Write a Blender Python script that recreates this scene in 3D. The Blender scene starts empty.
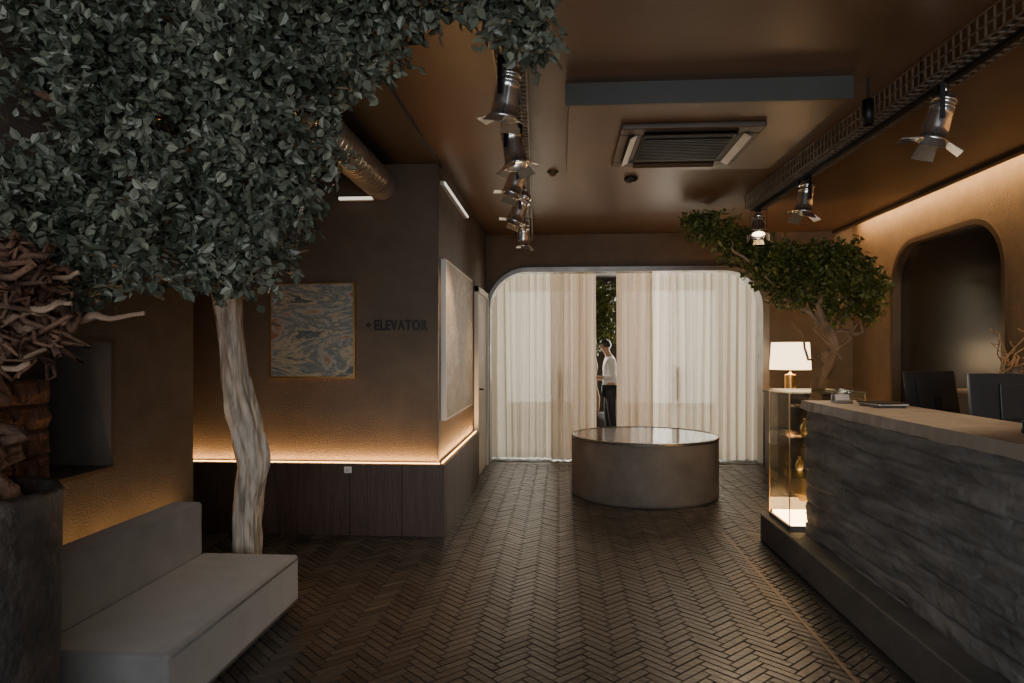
import bpy, math, random, bisect
from mathutils import Vector, Matrix, noise
random.seed(7)
C = bpy.context.scene.collection
V = Vector

# ------------------------------------------------------------------ builder
class MB:
    def __init__(s, xf=None):
        s.v=[]; s.f=[]; s.xf=xf; s.att=[]
    def add(s, vs, fs):
        b=len(s.v)
        for p in vs:
            p=V(p)
            s.v.append(s.xf@p if s.xf else p)
        for f in fs: s.f.append([i+b for i in f])
        return s
    def box(s,x0,x1,y0,y1,z0,z1,j=None):
        vs=[(x0,y0,z0),(x1,y0,z0),(x1,y1,z0),(x0,y1,z0),(x0,y0,z1),(x1,y0,z1),(x1,y1,z1),(x0,y1,z1)]
        fs=[(3,2,1,0),(4,5,6,7),(0,1,5,4),(1,2,6,5),(2,3,7,6),(3,0,4,7)]
        return s.add(vs,fs)
    def tube(s,pts,rad,seg=10,cap=True,jit=0.0,squash=1.0,jf=(1.3,3,5)):
        pts=[V(p) for p in pts]; n=len(pts)
        if not isinstance(rad,(list,tuple)): rad=[rad]*n
        vs=[]; fs=[]
        t0=(pts[1]-pts[0]).normalized()
        up=V((0,0,1)) if abs(t0.z)<.9 else V((1,0,0))
        nx=t0.cross(up).normalized(); arc=0
        for i,p in enumerate(pts):
            if i: arc+=(pts[i]-pts[i-1]).length
            t=(pts[min(i+1,n-1)]-pts[max(i-1,0)]).normalized()
            nx=(nx-t*nx.dot(t)).normalized(); ny=t.cross(nx)
            for k in range(seg):
                a=2*math.pi*k/seg
                r=rad[i]
                if jit:
                    aa=a+arc*jf[1]*.5
                    r*=1+jit*noise.noise(V((math.cos(aa)*jf[0]+pts[0].x*7,math.sin(aa)*jf[0]+pts[0].y*5,arc*jf[2])))+jit*.4*noise.noise(V((math.cos(aa)*jf[0]*2.3,math.sin(aa)*jf[0]*2.3,arc*jf[2]*2.2+4)))
                vs.append(p+nx*math.cos(a)*r+ny*math.sin(a)*r*squash)
        for i in range(n-1):
            for k in range(seg):
                k2=(k+1)%seg
                fs.append((i*seg+k,i*seg+k2,(i+1)*seg+k2,(i+1)*seg+k))
        if cap:
            fs.append(tuple(range(seg))[::-1]); fs.append(tuple(range((n-1)*seg,n*seg)))
        return s.add(vs,fs)
    def lathe(s,prof,c=(0,0,0),seg=48,cap=True):
        vs=[];fs=[];n=len(prof)
        for r,z in prof:
            for k in range(seg):
                a=2*math.pi*k/seg
                vs.append((c[0]+r*math.cos(a),c[1]+r*math.sin(a),c[2]+z))
        for i in range(n-1):
            for k in range(seg):
                k2=(k+1)%seg
                fs.append((i*seg+k,i*seg+k2,(i+1)*seg+k2,(i+1)*seg+k))
        if cap:
            fs.append(tuple(range(seg))[::-1]); fs.append(tuple(range((n-1)*seg,n*seg)))
        return s.add(vs,fs)
    def obj(s,name,mat,parent=None,smooth=False,bevel=0,origin=None,seg=2,auto=False):
        if parent is not None: o0=V(parent['_o'])
        elif origin is not None: o0=V(origin)
        else:
            xs=[p.x for p in s.v];ys=[p.y for p in s.v];zs=[p.z for p in s.v]
            o0=V(((min(xs)+max(xs))/2,(min(ys)+max(ys))/2,min(zs)))
        me=bpy.data.meshes.new(name)
        me.from_pydata([tuple(p-o0) for p in s.v],[],s.f)
        if s.att:
            a=me.attributes.new('rnd','FLOAT','POINT'); a.data.foreach_set('value',s.att)
        me.materials.append(mat)
        if smooth:
            for p in me.polygons: p.use_smooth=True
        me.update()
        o=bpy.data.objects.new(name,me); C.objects.link(o)
        if parent is not None: o.parent=parent
        else: o.location=o0; o['_o']=list(o0)
        if bevel:
            m=o.modifiers.new('b','BEVEL'); m.width=bevel; m.segments=seg; m.limit_method='ANGLE'; m.angle_limit=math.radians(40)
        return o
def root(name,loc,label,cat,group=None):
    e=bpy.data.objects.new(name,None); e.empty_display_size=.1; e.location=loc; C.objects.link(e)
    e['_o']=list(loc); e['label']=label; e['category']=cat
    if group: e['group']=group
    return e
def tag(o,label,cat,group=None):
    o['label']=label;o['category']=cat
    if group:o['group']=group
    return o
def struct(o): o['kind']='structure'; return o
def reobj(tmp,name,mat,parent=None,smooth=True,origin=None):
    dg=bpy.context.evaluated_depsgraph_get()
    me=bpy.data.meshes.new_from_object(tmp.evaluated_get(dg))
    mb=MB(tmp.matrix_world.copy())
    mb.add([v.co for v in me.vertices],[list(p.vertices) for p in me.polygons])
    bpy.data.objects.remove(tmp)
    return mb.obj(name,mat,parent,smooth=smooth,origin=origin)

# ------------------------------------------------------------------ materials
def mat(name,c1,c2=None,scale=5,rough=.6,metal=0,bump=0,bscale=None,stretch=(1,1,1),rvar=0,spec=.5,detail=6,attr=False,coat=0,lo=.3,hi=.7,bdist=.02,sheen=0):
    m=bpy.data.materials.new(name); m.use_nodes=True; nt=m.node_tree; N=nt.nodes; L=nt.links
    b=N['Principled BSDF']; b.inputs['Roughness'].default_value=rough; b.inputs['Metallic'].default_value=metal
    b.inputs['Specular IOR Level'].default_value=spec
    if coat: b.inputs['Coat Weight'].default_value=coat
    if sheen: b.inputs['Sheen Weight'].default_value=sheen
    tc=N.new('ShaderNodeTexCoord'); mp=N.new('ShaderNodeMapping'); mp.inputs['Scale'].default_value=stretch
    L.new(tc.outputs['Object'],mp.inputs['Vector'])
    nz=N.new('ShaderNodeTexNoise'); nz.inputs['Scale'].default_value=scale; nz.inputs['Detail'].default_value=detail
    L.new(mp.outputs[0],nz.inputs['Vector'])
    mx=N.new('ShaderNodeMix'); mx.data_type='RGBA'
    mx.inputs[6].default_value=(*c1,1); mx.inputs[7].default_value=(*(c2 or c1),1)
    rp=N.new('ShaderNodeMapRange'); rp.inputs[1].default_value=lo; rp.inputs[2].default_value=hi
    if attr:
        at=N.new('ShaderNodeAttribute'); at.attribute_name='rnd'; L.new(at.outputs['Fac'],mx.inputs[0])
    else:
        L.new(nz.outputs['Fac'],rp.inputs[0]); L.new(rp.outputs[0],mx.inputs[0])
    L.new(mx.outputs[2],b.inputs['Base Color'])
    if rvar:
        r2=N.new('ShaderNodeMapRange'); r2.inputs[3].default_value=rough-rvar; r2.inputs[4].default_value=rough+rvar
        L.new(nz.outputs['Fac'],r2.inputs[0]); L.new(r2.outputs[0],b.inputs['Roughness'])
    if bump:
        n2=N.new('ShaderNodeTexNoise'); n2.inputs['Scale'].default_value=bscale or scale*4; n2.inputs['Detail'].default_value=5
        L.new(mp.outputs[0],n2.inputs['Vector'])
        bp=N.new('ShaderNodeBump'); bp.inputs['Strength'].default_value=bump; bp.inputs['Distance'].default_value=bdist
        L.new(n2.outputs['Fac'],bp.inputs['Height']); L.new(bp.outputs[0],b.inputs['Normal'])
    return m
def emit(name,c,s):
    m=bpy.data.materials.new(name); m.use_nodes=True; N=m.node_tree.nodes
    b=N['Principled BSDF']; b.inputs['Base Color'].default_value=(*c,1)
    b.inputs['Emission Color'].default_value=(*c,1); b.inputs['Emission Strength'].default_value=s
    return m
def sheer(name,c,transp,transl=.6):
    m=bpy.data.materials.new(name); m.use_nodes=True; nt=m.node_tree; N=nt.nodes; L=nt.links
    for n in list(N): N.remove(n)
    out=N.new('ShaderNodeOutputMaterial'); d=N.new('ShaderNodeBsdfDiffuse'); t=N.new('ShaderNodeBsdfTranslucent'); tr=N.new('ShaderNodeBsdfTransparent')
    tc=N.new('ShaderNodeTexCoord'); nz=N.new('ShaderNodeTexNoise'); nz.inputs['Scale'].default_value=60
    L.new(tc.outputs['Object'],nz.inputs['Vector'])
    mx=N.new('ShaderNodeMix'); mx.data_type='RGBA'; mx.inputs[6].default_value=(*[x*.92 for x in c],1); mx.inputs[7].default_value=(*c,1)
    L.new(nz.outputs['Fac'],mx.inputs[0]); L.new(mx.outputs[2],d.inputs[0]); L.new(mx.outputs[2],t.inputs[0])
    a=N.new('ShaderNodeMixShader'); a.inputs[0].default_value=transl; L.new(d.outputs[0],a.inputs[1]); L.new(t.outputs[0],a.inputs[2])
    b=N.new('ShaderNodeMixShader'); b.inputs[0].default_value=transp; L.new(a.outputs[0],b.inputs[1]); L.new(tr.outputs[0],b.inputs[2])
    L.new(b.outputs[0],out.inputs[0]); return m
def glassmat(name,c=(1,1,1),gl=.1,rough=.03):
    m=bpy.data.materials.new(name); m.use_nodes=True; nt=m.node_tree; N=nt.nodes; L=nt.links
    for n in list(N): N.remove(n)
    out=N.new('ShaderNodeOutputMaterial'); g=N.new('ShaderNodeBsdfGlossy'); g.inputs['Roughness'].default_value=rough; tr=N.new('ShaderNodeBsdfTransparent'); tr.inputs[0].default_value=(*c,1)
    a=N.new('ShaderNodeMixShader'); a.inputs[0].default_value=gl; L.new(tr.outputs[0],a.inputs[1]); L.new(g.outputs[0],a.inputs[2]); L.new(a.outputs[0],out.inputs[0]); return m
def artmat(name,cols,scale=(2,2,6),dist=.6,rough=.7):
    m=bpy.data.materials.new(name); m.use_nodes=True; nt=m.node_tree; N=nt.nodes; L=nt.links
    b=N['Principled BSDF']; b.inputs['Roughness'].default_value=.6
    tc=N.new('ShaderNodeTexCoord'); mp=N.new('ShaderNodeMapping'); mp.inputs['Scale'].default_value=scale; L.new(tc.outputs['Object'],mp.inputs[0])
    nz=N.new('ShaderNodeTexNoise'); nz.inputs['Scale'].default_value=1.6; nz.inputs['Detail'].default_value=9; nz.inputs['Roughness'].default_value=rough; nz.inputs['Distortion'].default_value=dist
    L.new(mp.outputs[0],nz.inputs[0]); cr=N.new('ShaderNodeValToRGB'); el=cr.color_ramp.elements
    n=len(cols)
    el[0].position=.3; el[0].color=(*cols[0],1); el[1].position=.7; el[1].color=(*cols[-1],1)
    for i in range(1,n-1):
        e=el.new(.3+.4*i/(n-1)); e.color=(*cols[i],1)
    L.new(nz.outputs['Fac'],cr.inputs[0]); L.new(cr.outputs[0],b.inputs['Base Color'])
    bp=N.new('ShaderNodeBump'); bp.inputs['Strength'].default_value=.3; L.new(nz.outputs['Fac'],bp.inputs['Height']); L.new(bp.outputs[0],b.inputs['Normal'])
    return m

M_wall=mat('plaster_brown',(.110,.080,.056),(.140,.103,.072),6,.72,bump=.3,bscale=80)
M_wallR=mat('plaster_cove_glow',(.16,.110,.068),(.20,.138,.086),6,.72,bump=.3,bscale=80)  # brown plaster lightened and warmed for the right wall; cove glow put into the colour
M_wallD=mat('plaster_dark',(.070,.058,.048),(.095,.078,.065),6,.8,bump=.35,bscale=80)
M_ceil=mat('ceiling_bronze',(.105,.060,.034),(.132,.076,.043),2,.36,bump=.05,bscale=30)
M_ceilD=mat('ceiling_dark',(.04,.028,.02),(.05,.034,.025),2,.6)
M_wood=mat('wainscot_wood',(.045,.026,.017),(.078,.046,.030),3,.5,stretch=(8,8,.8),bump=.15)
M_grout=mat('grout',(.012,.011,.010),(.018,.016,.014),8,.8)
M_tile=mat('herringbone_tile',(.024,.0225,.0215),(.054,.050,.046),8,.33,attr=True,bump=.25,bscale=30,rvar=.12)
M_bench=mat('bench_fabric',(.125,.122,.118),(.165,.161,.155),7,.95,bump=.35,bscale=180,bdist=.004,sheen=.4)
M_conc=mat('drum_concrete',(.11,.093,.077),(.19,.162,.134),3.5,.6,bump=.2,bscale=25)
M_desk=mat('desk_board_concrete',(.075,.077,.078),(.23,.228,.222),5,.8,stretch=(1,.45,2.2),bump=.6,bscale=14)
M_desktop=mat('counter_top',(.21,.188,.16),(.30,.27,.235),6,.6,bump=.15)
M_plinth=mat('plinth_dark',(.07,.069,.067),(.115,.112,.106),5,.7,bump=.2)
M_black=mat('black_metal',(.012,.012,.012),(.02,.02,.02),10,.45,metal=.6)
M_blackp=mat('black_plastic',(.015,.015,.016),(.025,.025,.026),10,.4)
M_grey=mat('grey_fascia',(.040,.042,.038),(.052,.054,.049),3,.5)
M_chrome=mat('chrome',(.80,.79,.77),(.9,.89,.87),10,.24,metal=.95)
M_brass=mat('brass',(.6,.38,.14),(.8,.52,.2),10,.3,metal=1)
M_bronze=mat('duct_metal',(.30,.27,.24),(.42,.38,.34),5,.30,metal=.6)
M_trimb=mat('dark_bronze',(.10,.075,.05),(.14,.10,.07),5,.4,metal=.5)
M_wire=mat('basket_wire',(.22,.18,.14),(.30,.25,.2),5,.4,metal=.7)
M_steel=mat('frame_steel',(.20,.19,.18),(.30,.28,.26),5,.35,metal=.8)
M_bark=mat('bark_pale',(.26,.22,.18),(.58,.51,.43),10,.85,stretch=(3,3,.4),bump=1,bscale=14,lo=.37,hi=.58)
M_rust=mat('driftwood_red',(.04,.020,.012),(.15,.075,.045),9,.8,bump=1,bscale=24)
M_tan=mat('driftwood_tan',(.16,.10,.065),(.32,.22,.15),9,.8,bump=1,bscale=24)
M_barkw=mat('bark_warm',(.26,.17,.10),(.44,.31,.2),8,.8,bump=.8)
M_leaf=mat('leaf_grey_green',(.04,.050,.034),(.225,.235,.175),8,.45,attr=True)
M_leafw=mat('leaf_warm_green',(.045,.06,.012),(.22,.24,.055),8,.5,attr=True)
M_pot=mat('pot_rough',(.022,.02,.019),(.075,.052,.038),7,.6,stretch=(1,1,.8),bump=.9,bscale=18,lo=.4,hi=.75)
M_soil=mat('soil',(.02,.015,.01),(.05,.035,.02),30,.9,bump=1)
M_white=mat('white_paint',(.7,.68,.64),(.75,.73,.68),5,.5)
M_offw=mat('door_white',(.42,.38,.33),(.5,.45,.4),5,.5)
M_mirror=mat('dark_panel',(.010,.009,.009),(.022,.020,.018),4,.22,stretch=(1,8,1))
M_table=mat('table_top_dark',(.03,.025,.022),(.09,.072,.058),5,.12,rvar=.05)
M_brick=mat('red_brick',(.06,.028,.02),(.15,.072,.05),16,.85,bump=1,bscale=30)
M_glass=glassmat('clear_glass',(.97,.96,.92),.08)
M_glassd=glassmat('door_glass',(.9,.92,.9),.06)
M_sheer=sheer('sheer_linen',(.88,.80,.69),.08,.62)
M_curt=sheer('cream_linen',(.78,.67,.54),.02,.42)
M_led=emit('led_warm',(1,.52,.18),12)
M_ledw=emit('led_white',(1,.9,.75),1.0)
M_lens=emit('lens_warm',(1,.75,.45),8)
M_day=emit('daylight_pane',(1,.97,.9),3)
M_paper=mat('paper_white',(.5,.48,.45),(.58,.56,.52),5,.7)
M_skin=mat('skin',(.42,.25,.18),(.48,.29,.2),5,.6)
M_shirt=mat('white_shirt',(.62,.62,.62),(.72,.72,.72),5,.8)
M_trous=mat('dark_trousers',(.02,.02,.025),(.03,.03,.035),5,.8)
M_hair=mat('dark_hair',(.012,.008,.006),(.02,.014,.01),30,.5)
M_gold=mat('gold_glaze',(.5,.32,.1),(.75,.5,.2),8,.3,metal=.7)

# ------------------------------------------------------------------ room shell
LX=-2.4; BX=-.95; BY=5.38; BACK=8.92; RX=3.7; CZ=2.98
def sbox(name,mt,*a,bevel=0):
    return struct(MB().box(*a).obj(name,mt,bevel=bevel))

sbox('floor',M_grout,-4.2,4.2,-2.6,13.2,-.2,-.006)
mb=MB(); W=.048; n=4; g=.003
ca=math.cos(math.pi/4); sa=math.sin(math.pi/4)
def inroom(x,y): return -3.4<x<3.75 and 1.0<y<9.7
for m_ in range(-45,60):
    for k in range(-40,260):
        for kind in (0,1):
            if kind==0: x0,y0,w,h=(k+2*n*m_),k,n,1
            else: x0,y0,w,h=(k+2*n*m_),k+1,1,n
            cx=(x0+w/2)*W; cy=(y0+h/2)*W
            X=cx*ca-cy*sa; Y=cx*sa+cy*ca
            if not inroom(X,Y): continue
            dz=random.uniform(-.0014,.0014); tx=random.uniform(-.010,.010); ty=random.uniform(-.010,.010)
            vs=[]
            for (e,z) in ((g/2,-.007),(g/2+.003,0)):
                for (a,b) in ((0,0),(1,0),(1,1),(0,1)):
                    px=x0*W+(e if a==0 else w*W-e); py=y0*W+(e if b==0 else h*W-e)
                    zz=z if z<0 else (dz+tx*(px-cx)+ty*(py-cy))
                    vs.append((px*ca-py*sa,px*sa+py*ca,zz))
            mb.add(vs,[(4,5,6,7),(0,1,5,4),(1,2,6,5),(2,3,7,6),(3,0,4,7)])
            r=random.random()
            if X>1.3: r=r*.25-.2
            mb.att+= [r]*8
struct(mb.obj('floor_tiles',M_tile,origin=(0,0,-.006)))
sbox('trim_1',M_trimb,1.29,1.31,1.0,5.6,-.006,.002)

mb=MB()
ny0,ny1,nz0,nz1=2.6,3.5,.84,1.5
mb.box(LX-.5,LX,-2.5,ny0,0,CZ-.03).box(LX-.5,LX,ny1,4.32,0,CZ-.03).box(LX-.5,LX,ny0,ny1,0,nz0).box(LX-.5,LX,ny0,ny1,nz1,CZ-.03).box(LX-.5,LX-.35,ny0,ny1,nz0,nz1)
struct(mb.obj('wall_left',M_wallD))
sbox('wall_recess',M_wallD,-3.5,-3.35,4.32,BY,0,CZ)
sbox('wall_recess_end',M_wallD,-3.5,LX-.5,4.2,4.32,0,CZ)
sbox('wall_gallery_front',M_wall,-3.5,BX-.02,BY,BY+.15,0,CZ)
sbox('wall_gallery_side',M_wall,BX-.17,BX-.02,BY+.15,BACK,0,CZ)
mb=MB(); x=-3.34
while x<BX+.03:
    x2=min(x+.42,BX+.05); mb.box(x+.0015,x2-.0015,BY-.09,BY,0,.565); x=x2
struct(mb.obj('baseboard_front',M_wood,bevel=.002))
mb=MB(); y=BY
while y<7.55:
    y2=min(y+.42,7.58); mb.box(BX-.02,BX+.05,y+.0015,y2-.0015,0,.565); y=y2
struct(mb.obj('baseboard_side',M_wood,bevel=.002))
sbox('trim_2',M_trimb,BX-.022,BX-.012,BY-.008,BY+.002,.57,CZ)
struct(MB().box(BX-.02,BX+.03,7.68,7.75,0,2.2).box(BX-.02,BX+.03,8.72,8.79,0,2.2).box(BX-.02,BX+.03,7.68,8.79,2.13,2.2).obj('trim_3',M_white,bevel=.005))
struct(MB().box(BX-.02,BX+.01,7.75,8.72,.01,2.13).obj('door_1',M_offw))
h=MB().tube([(BX+.01,7.85,1.02),(BX+.06,7.85,1.02),(BX+.06,7.98,1.02)],.012,8).obj('door_handle',M_black); tag(h,'black lever handle on the white service door','door handle')

def rrect(x0,x1,z0,z1,r,seg=12):
    pts=[]
    def arc(cx,cz,a0,a1):
        for i in range(seg+1):
            a=a0+(a1-a0)*i/seg; pts.append((cx+r*math.cos(a),cz+r*math.sin(a)))
    pts.append((x0,z0)); pts.append((x1,z0))
    arc(x1-r,z1-r,0,math.pi/2); arc(x0+r,z1-r,math.pi/2,math.pi)
    return pts
def fillshape(name,loops,depth,mt,rot,loc,parent=None):
    cu=bpy.data.curves.new('t','CURVE'); cu.dimensions='2D'; cu.fill_mode='BOTH'; cu.extrude=depth/2
    for lp in loops:
        sp=cu.splines.new('POLY'); sp.points.add(len(lp)-1)
        for i,p in enumerate(lp): sp.points[i].co=(p[0],p[1],0,1)
        sp.use_cyclic_u=True
    t=bpy.data.objects.new('t',cu); C.objects.link(t)
    t.matrix_world=Matrix.Translation(loc)@rot
    bpy.context.view_layer.update()
    return reobj(t,name,mt,parent,smooth=False)
RX90=Matrix.Rotation(math.pi/2,4,'X')
RY=Matrix(((0,0,1,0),(1,0,0,0),(0,1,0,0),(0,0,0,1)))
ox0,ox1,oz=-.96,2.62,2.52
struct(fillshape('wall_back',[[(BX-.2,0),(RX+.2,0),(RX+.2,3.15),(BX-.2,3.15)],rrect(ox0+.02,ox1,0,oz,.52)],.16,M_wall,RX90,(0,BACK+.08,0)))
struct(fillshape('trim_4',[rrect(ox0,ox1+.03,0,oz+.03,.55),rrect(ox0+.05,ox1-.05,-.02,oz-.03,.48)],.26,M_steel,RX90,(0,BACK+.07,0)))
struct(fillshape('wall_right',[[(-2.5,0),(9.2,0),(9.2,3.2),(-2.5,3.2)],rrect(5.94,7.86,.35,2.62,.46)],.16,M_wallR,RY,(RX+.08,0,0)))
struct(fillshape('trim_5',[rrect(5.92,7.88,.31,2.64,.48),rrect(5.97,7.83,.36,2.59,.43)],.12,M_trimb,RY,(RX+.03,0,0)))
struct(MB().box(RX+.06,RX+.15,5.9,7.9,.3,2.66).obj('wall_right_panel',M_mirror))
mb=MB(); mb.box(-2.9,-2.2,-2.5,-2.35,0,3.1).box(2.9,3.86,-2.5,-2.35,0,3.1).box(-2.2,2.9,-2.5,-2.35,2.6,3.1).box(-2.2,2.9,-2.5,-2.35,0,.4)
struct(mb.obj('wall_south',M_wallD))
sbox('ceiling',M_ceil,BX-.02,3.48,-2.5,BACK,CZ,CZ+.05)
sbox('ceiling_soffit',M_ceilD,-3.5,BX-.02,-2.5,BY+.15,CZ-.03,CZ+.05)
sbox('ceiling_cove',M_ceil,-3.5,4.0,-2.5,13.2,3.17,3.25)
sbox('trim_6',M_ceilD,3.44,3.50,-2.5,BACK,CZ-.03,CZ+.06)
struct(MB().box(.05,1.6,3.92,5.38,2.86,CZ).obj('ceiling_dropped_box',M_ceil,bevel=.004))
struct(MB().box(.03,1.62,3.90,3.92,2.855,CZ).obj('trim_7',M_grey))
r=root('ceiling_air_conditioner',(.82,4.68,2.80),'square bronze cassette air conditioner set in the dropped ceiling box','air conditioner')
x0,x1,y0,y1=.38,1.26,4.25,5.13
M_acf=mat('ac_frame',(.06,.040,.027),(.08,.052,.035),4,.45)
mb=MB(); mb.box(x0,x1,y0,y0+.13,2.825,2.862).box(x0,x1,y1-.13,y1,2.825,2.862).box(x0,x0+.13,y0+.13,y1-.13,2.825,2.862).box(x1-.13,x1,y0+.13,y1-.13,2.825,2.862)
mb.obj('frame',M_acf,r,bevel=.012)
mb=MB(); mb.box(x0+.15,x1-.15,y0+.15,y1-.15,2.82,2.828)
for i in range(14):
    yy=y0+.2+i*.035; mb.box(x0+.16,x1-.16,yy,yy+.012,2.812,2.822)
mb.obj('intake_grille',M_black,r)
for (a,b,c,d,ax) in ((x0+.15,x1-.15,y0+.06,y0+.12,0),(x0+.15,x1-.15,y1-.12,y1-.06,0),(x0+.05,x0+.12,y0+.12,y1-.12,1),(x1-.12,x1-.05,y0+.12,y1-.12,1)):
    MB().box(a,b,c,d,2.822,2.83).obj('air_slot',M_black,r)
    cx,cy=(a+b)/2,(c+d)/2
    if ax==0: MB(Matrix.Translation((cx,cy,2.81))@Matrix.Rotation(math.radians(28 if cy<4.69 else -28),4,'X')).box(a-cx,b-cx,-.02,.02,-.003,.003).obj('louver',M_acf,r)
    else: MB(Matrix.Translation((cx,cy,2.81))@Matrix.Rotation(math.radians(28 if cx>.82 else -28),4,'Y')).box(-.025,.025,c-cy,d-cy,-.003,.003).obj('louver',M_bronze,r)
MB().box(x0+.13,x1-.13,y0+.13,y1-.13,2.835,2.861).obj('housing',M_blackp,r)
tag(MB().lathe([(.055,.005),(.06,-.015),(.045,-.04),(.0,-.045)][::-1],(.62,6.05,CZ),24,cap=False).obj('smoke_detector',M_blackp,smooth=True),'small black round smoke detector on the ceiling','smoke detector')
tag(MB().lathe([(.045,.005),(.05,-.008),(.03,-.02),(.02,-.04),(.0,-.042)][::-1],(-.06,5.8,CZ),24,cap=False).obj('sprinkler',M_trimb,smooth=True),'small dark ceiling sprinkler head','sprinkler')

def ductpath():
    P=[]; y=BY
    while y>3.75: P.append(V((-1.42,y,2.78))); y-=.02
    for i in range(1,24):
        a=math.pi/2*i/24; P.append(V((-1.42-.32*(1-math.cos(a)),3.75-.32*math.sin(a),2.78)))
    x=-1.74
    while x>LX: P.append(V((x,3.43,2.78))); x-=.02
    P.append(V((LX,3.43,2.78))); return P
P=ductpath()
d=MB().tube(P,[.112+(.013 if (i//2)%2 else 0) for i in range(len(P))],24).obj('ventilation_duct',M_bronze,smooth=True)
tag(d,'ribbed round metal ventilation duct under the ceiling','duct')

# ------------------------------------------------------------------ cable trays
def tray(ax,ay,bx,by,zt,w,h,label):
    L=math.hypot(bx-ax,by-ay); ang=math.atan2(-(bx-ax),(by-ay))
    xf=Matrix.Translation((ax,ay,zt))@Matrix.Rotation(ang,4,'Z')
    r=root('cable_tray',(ax,ay,zt-h),label,'cable tray','mesh cable trays for stage lights')
    mb=MB(xf); t=.004
    for px,pz in ((-w/2,0),(w/2,0),(-w/2,-h/2),(w/2,-h/2),(-w/2,-h),(-w/4,-h),(0,-h),(w/4,-h),(w/2,-h)):
        mb.box(px-t,px+t,0,L,pz-t,pz+t)
    y=0
    while y<L:
        mb.box(-w/2,w/2,y-t,y+t,-h-t,-h+t); mb.box(-w/2-t,-w/2+t,y-t,y+t,-h,0); mb.box(w/2-t,w/2+t,y-t,y+t,-h,0); y+=.06
    mb.obj('wire_basket',M_wire,r)
    mb=MB(xf)
    for j in range(3):
        ox=-w*.25+j*w*.22
        pts=[(ox+.016*math.sin(i*.7+j*2),i*.15,-h+.016+.006*math.sin(i*1.1+j)) for i in range(int(L/.15)+1)]
        mb.tube(pts,.009,6)
    mb.obj('cables',M_blackp,r,smooth=False)
    MB(xf).box(-.014,.014,0,L,-h-.028,-h-.005).obj('light_rail',M_black,r)
    y=.3
    while y<L:
        for px in (-w/2,w/2): MB(xf).box(px-.004,px+.004,y-.004,y+.004,-h,CZ-zt).obj('hanger_rod',M_black,r)
        y+=1.6
    return r
tray(-.23,2.98,-.42,8.6,2.965,.15,.11,'black wire mesh cable tray with cables carrying stage lights')
tray(2.02,1.8,1.89,6.8,2.965,.19,.12,'long black wire mesh cable tray beside the reception desk')

# ------------------------------------------------------------------ stage lights
def stage_light(x,y,z,tilt,yaw,label,power=60,scale=1.0,mt=None,flen=.05):
    mt=mt or M_chrome
    r=root('stage_spotlight',(x,y,z),label,'spotlight','stage spotlights on the cable trays')
    ztop=2.832; s=scale
    mb=MB(); mb.box(x-.02,x+.02,y-.02,y+.02,ztop-.05,ztop-.005); mb.tube([(x,y,ztop-.03),(x,y,z+.155*s)],.009,8)
    mb.obj('clamp',M_black,r)
    xf=Matrix.Translation((x,y,z))@Matrix.Rotation(yaw,4,'Z')
    mb=MB(xf)
    mb.box(-.078*s,-.072*s,-.011,.011,-.02*s,.158*s).box(.072*s,.078*s,-.011,.011,-.02*s,.158*s).box(-.078*s,.078*s,-.011,.011,.152*s,.158*s)
    mb.obj('yoke',M_black,r)
    xb=xf@Matrix.Rotation(tilt,4,'X')@Matrix.Diagonal((s,s,s,1))
    mb=MB(xb); mb.lathe([(.0,.135),(.022,.135),(.03,.13),(.047,.118),(.049,.10),(.056,.098),(.056,.085),(.05,.083),(.05,.066),(.056,.064),(.056,.052),(.052,.05),(.056,.02),(.06,-.05),(.063,-.1),(.070,-.1),(.070,-.116),(.062,-.116),(.06,-.07),(.045,-.03)],seg=32,cap=False)
    mb.tube([(0,0,.13),(.0,.012,.15),(.0,.04,.165)],.007,8)
    mb.obj('can',mt,r,smooth=True)
    MB(xb).lathe([(.001,-.06),(.035,-.062),(.058,-.072)],seg=24,cap=False).obj('lens',M_lens,r,smooth=True)
    for k in range(4):
        xk=xb@Matrix.Rotation(k*math.pi/2,4,'Z')@Matrix.Translation((0,.066,-.114))@Matrix.Rotation(math.radians((-18,-46,-26,-50)[k]),4,'X')
        ww=.042; e=ww+.010
        MB(xk).add([(-.042,0,0),(.042,0,0),(e,flen,0),(-e,flen,0),(-.042,0,.003),(.042,0,.003),(e,flen,.003),(-e,flen,.003)],[(3,2,1,0),(4,5,6,7),(0,1,5,4),(1,2,6,5),(2,3,7,6),(3,0,4,7)]).obj('barn_door_flap',mt,r)
    ld=bpy.data.lights.new('bulb','SPOT'); ld.energy=power; ld.color=(1,.70,.43); ld.spot_size=math.radians(75); ld.spot_blend=.6; ld.shadow_soft_size=.05
    lo=bpy.data.objects.new('bulb',ld); C.objects.link(lo); lo.parent=r
    lo.matrix_local=Matrix.Translation(-V(r['_o']))@xb@Matrix.Translation((0,0,-.13))
    return r
D=math.radians
stage_light(1.955,3.68,2.655,D(16),D(75),'chrome stage spotlight with open barn doors above the desk',60,1.05,flen=.08)
stage_light(1.915,5.5,2.655,D(10),D(100),'chrome stage spotlight with barn doors aimed down on tray',55,1.05,flen=.07)
stage_light(1.885,6.65,2.65,D(30),D(165),'chrome stage spotlight near the indoor tree canopy',100,1.0)
stage_light(-.25,3.2,2.66,D(10),D(70),'chrome stage spotlight half hidden beside the foliage',35,1.0)
stage_light(-.27,3.95,2.64,D(-12),D(60),'chrome stage spotlight tilted sideways on tray',35,1.05)
stage_light(-.30,4.7,2.645,D(18),D(100),'chrome stage spotlight leaning toward the gallery wall',45,1.05)
stage_light(-.33,5.6,2.63,D(22),D(95),'chrome stage spotlight turned toward the elevator sign wall',50,1.1)
stage_light(-.37,6.9,2.64,D(8),D(20),'chrome stage spotlight at the end of the tray',50,1.05)
r=root('cylinder_spotlight',(1.72,3.95,2.72),'small matte black cylinder ceiling spotlight','spotlight')
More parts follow.
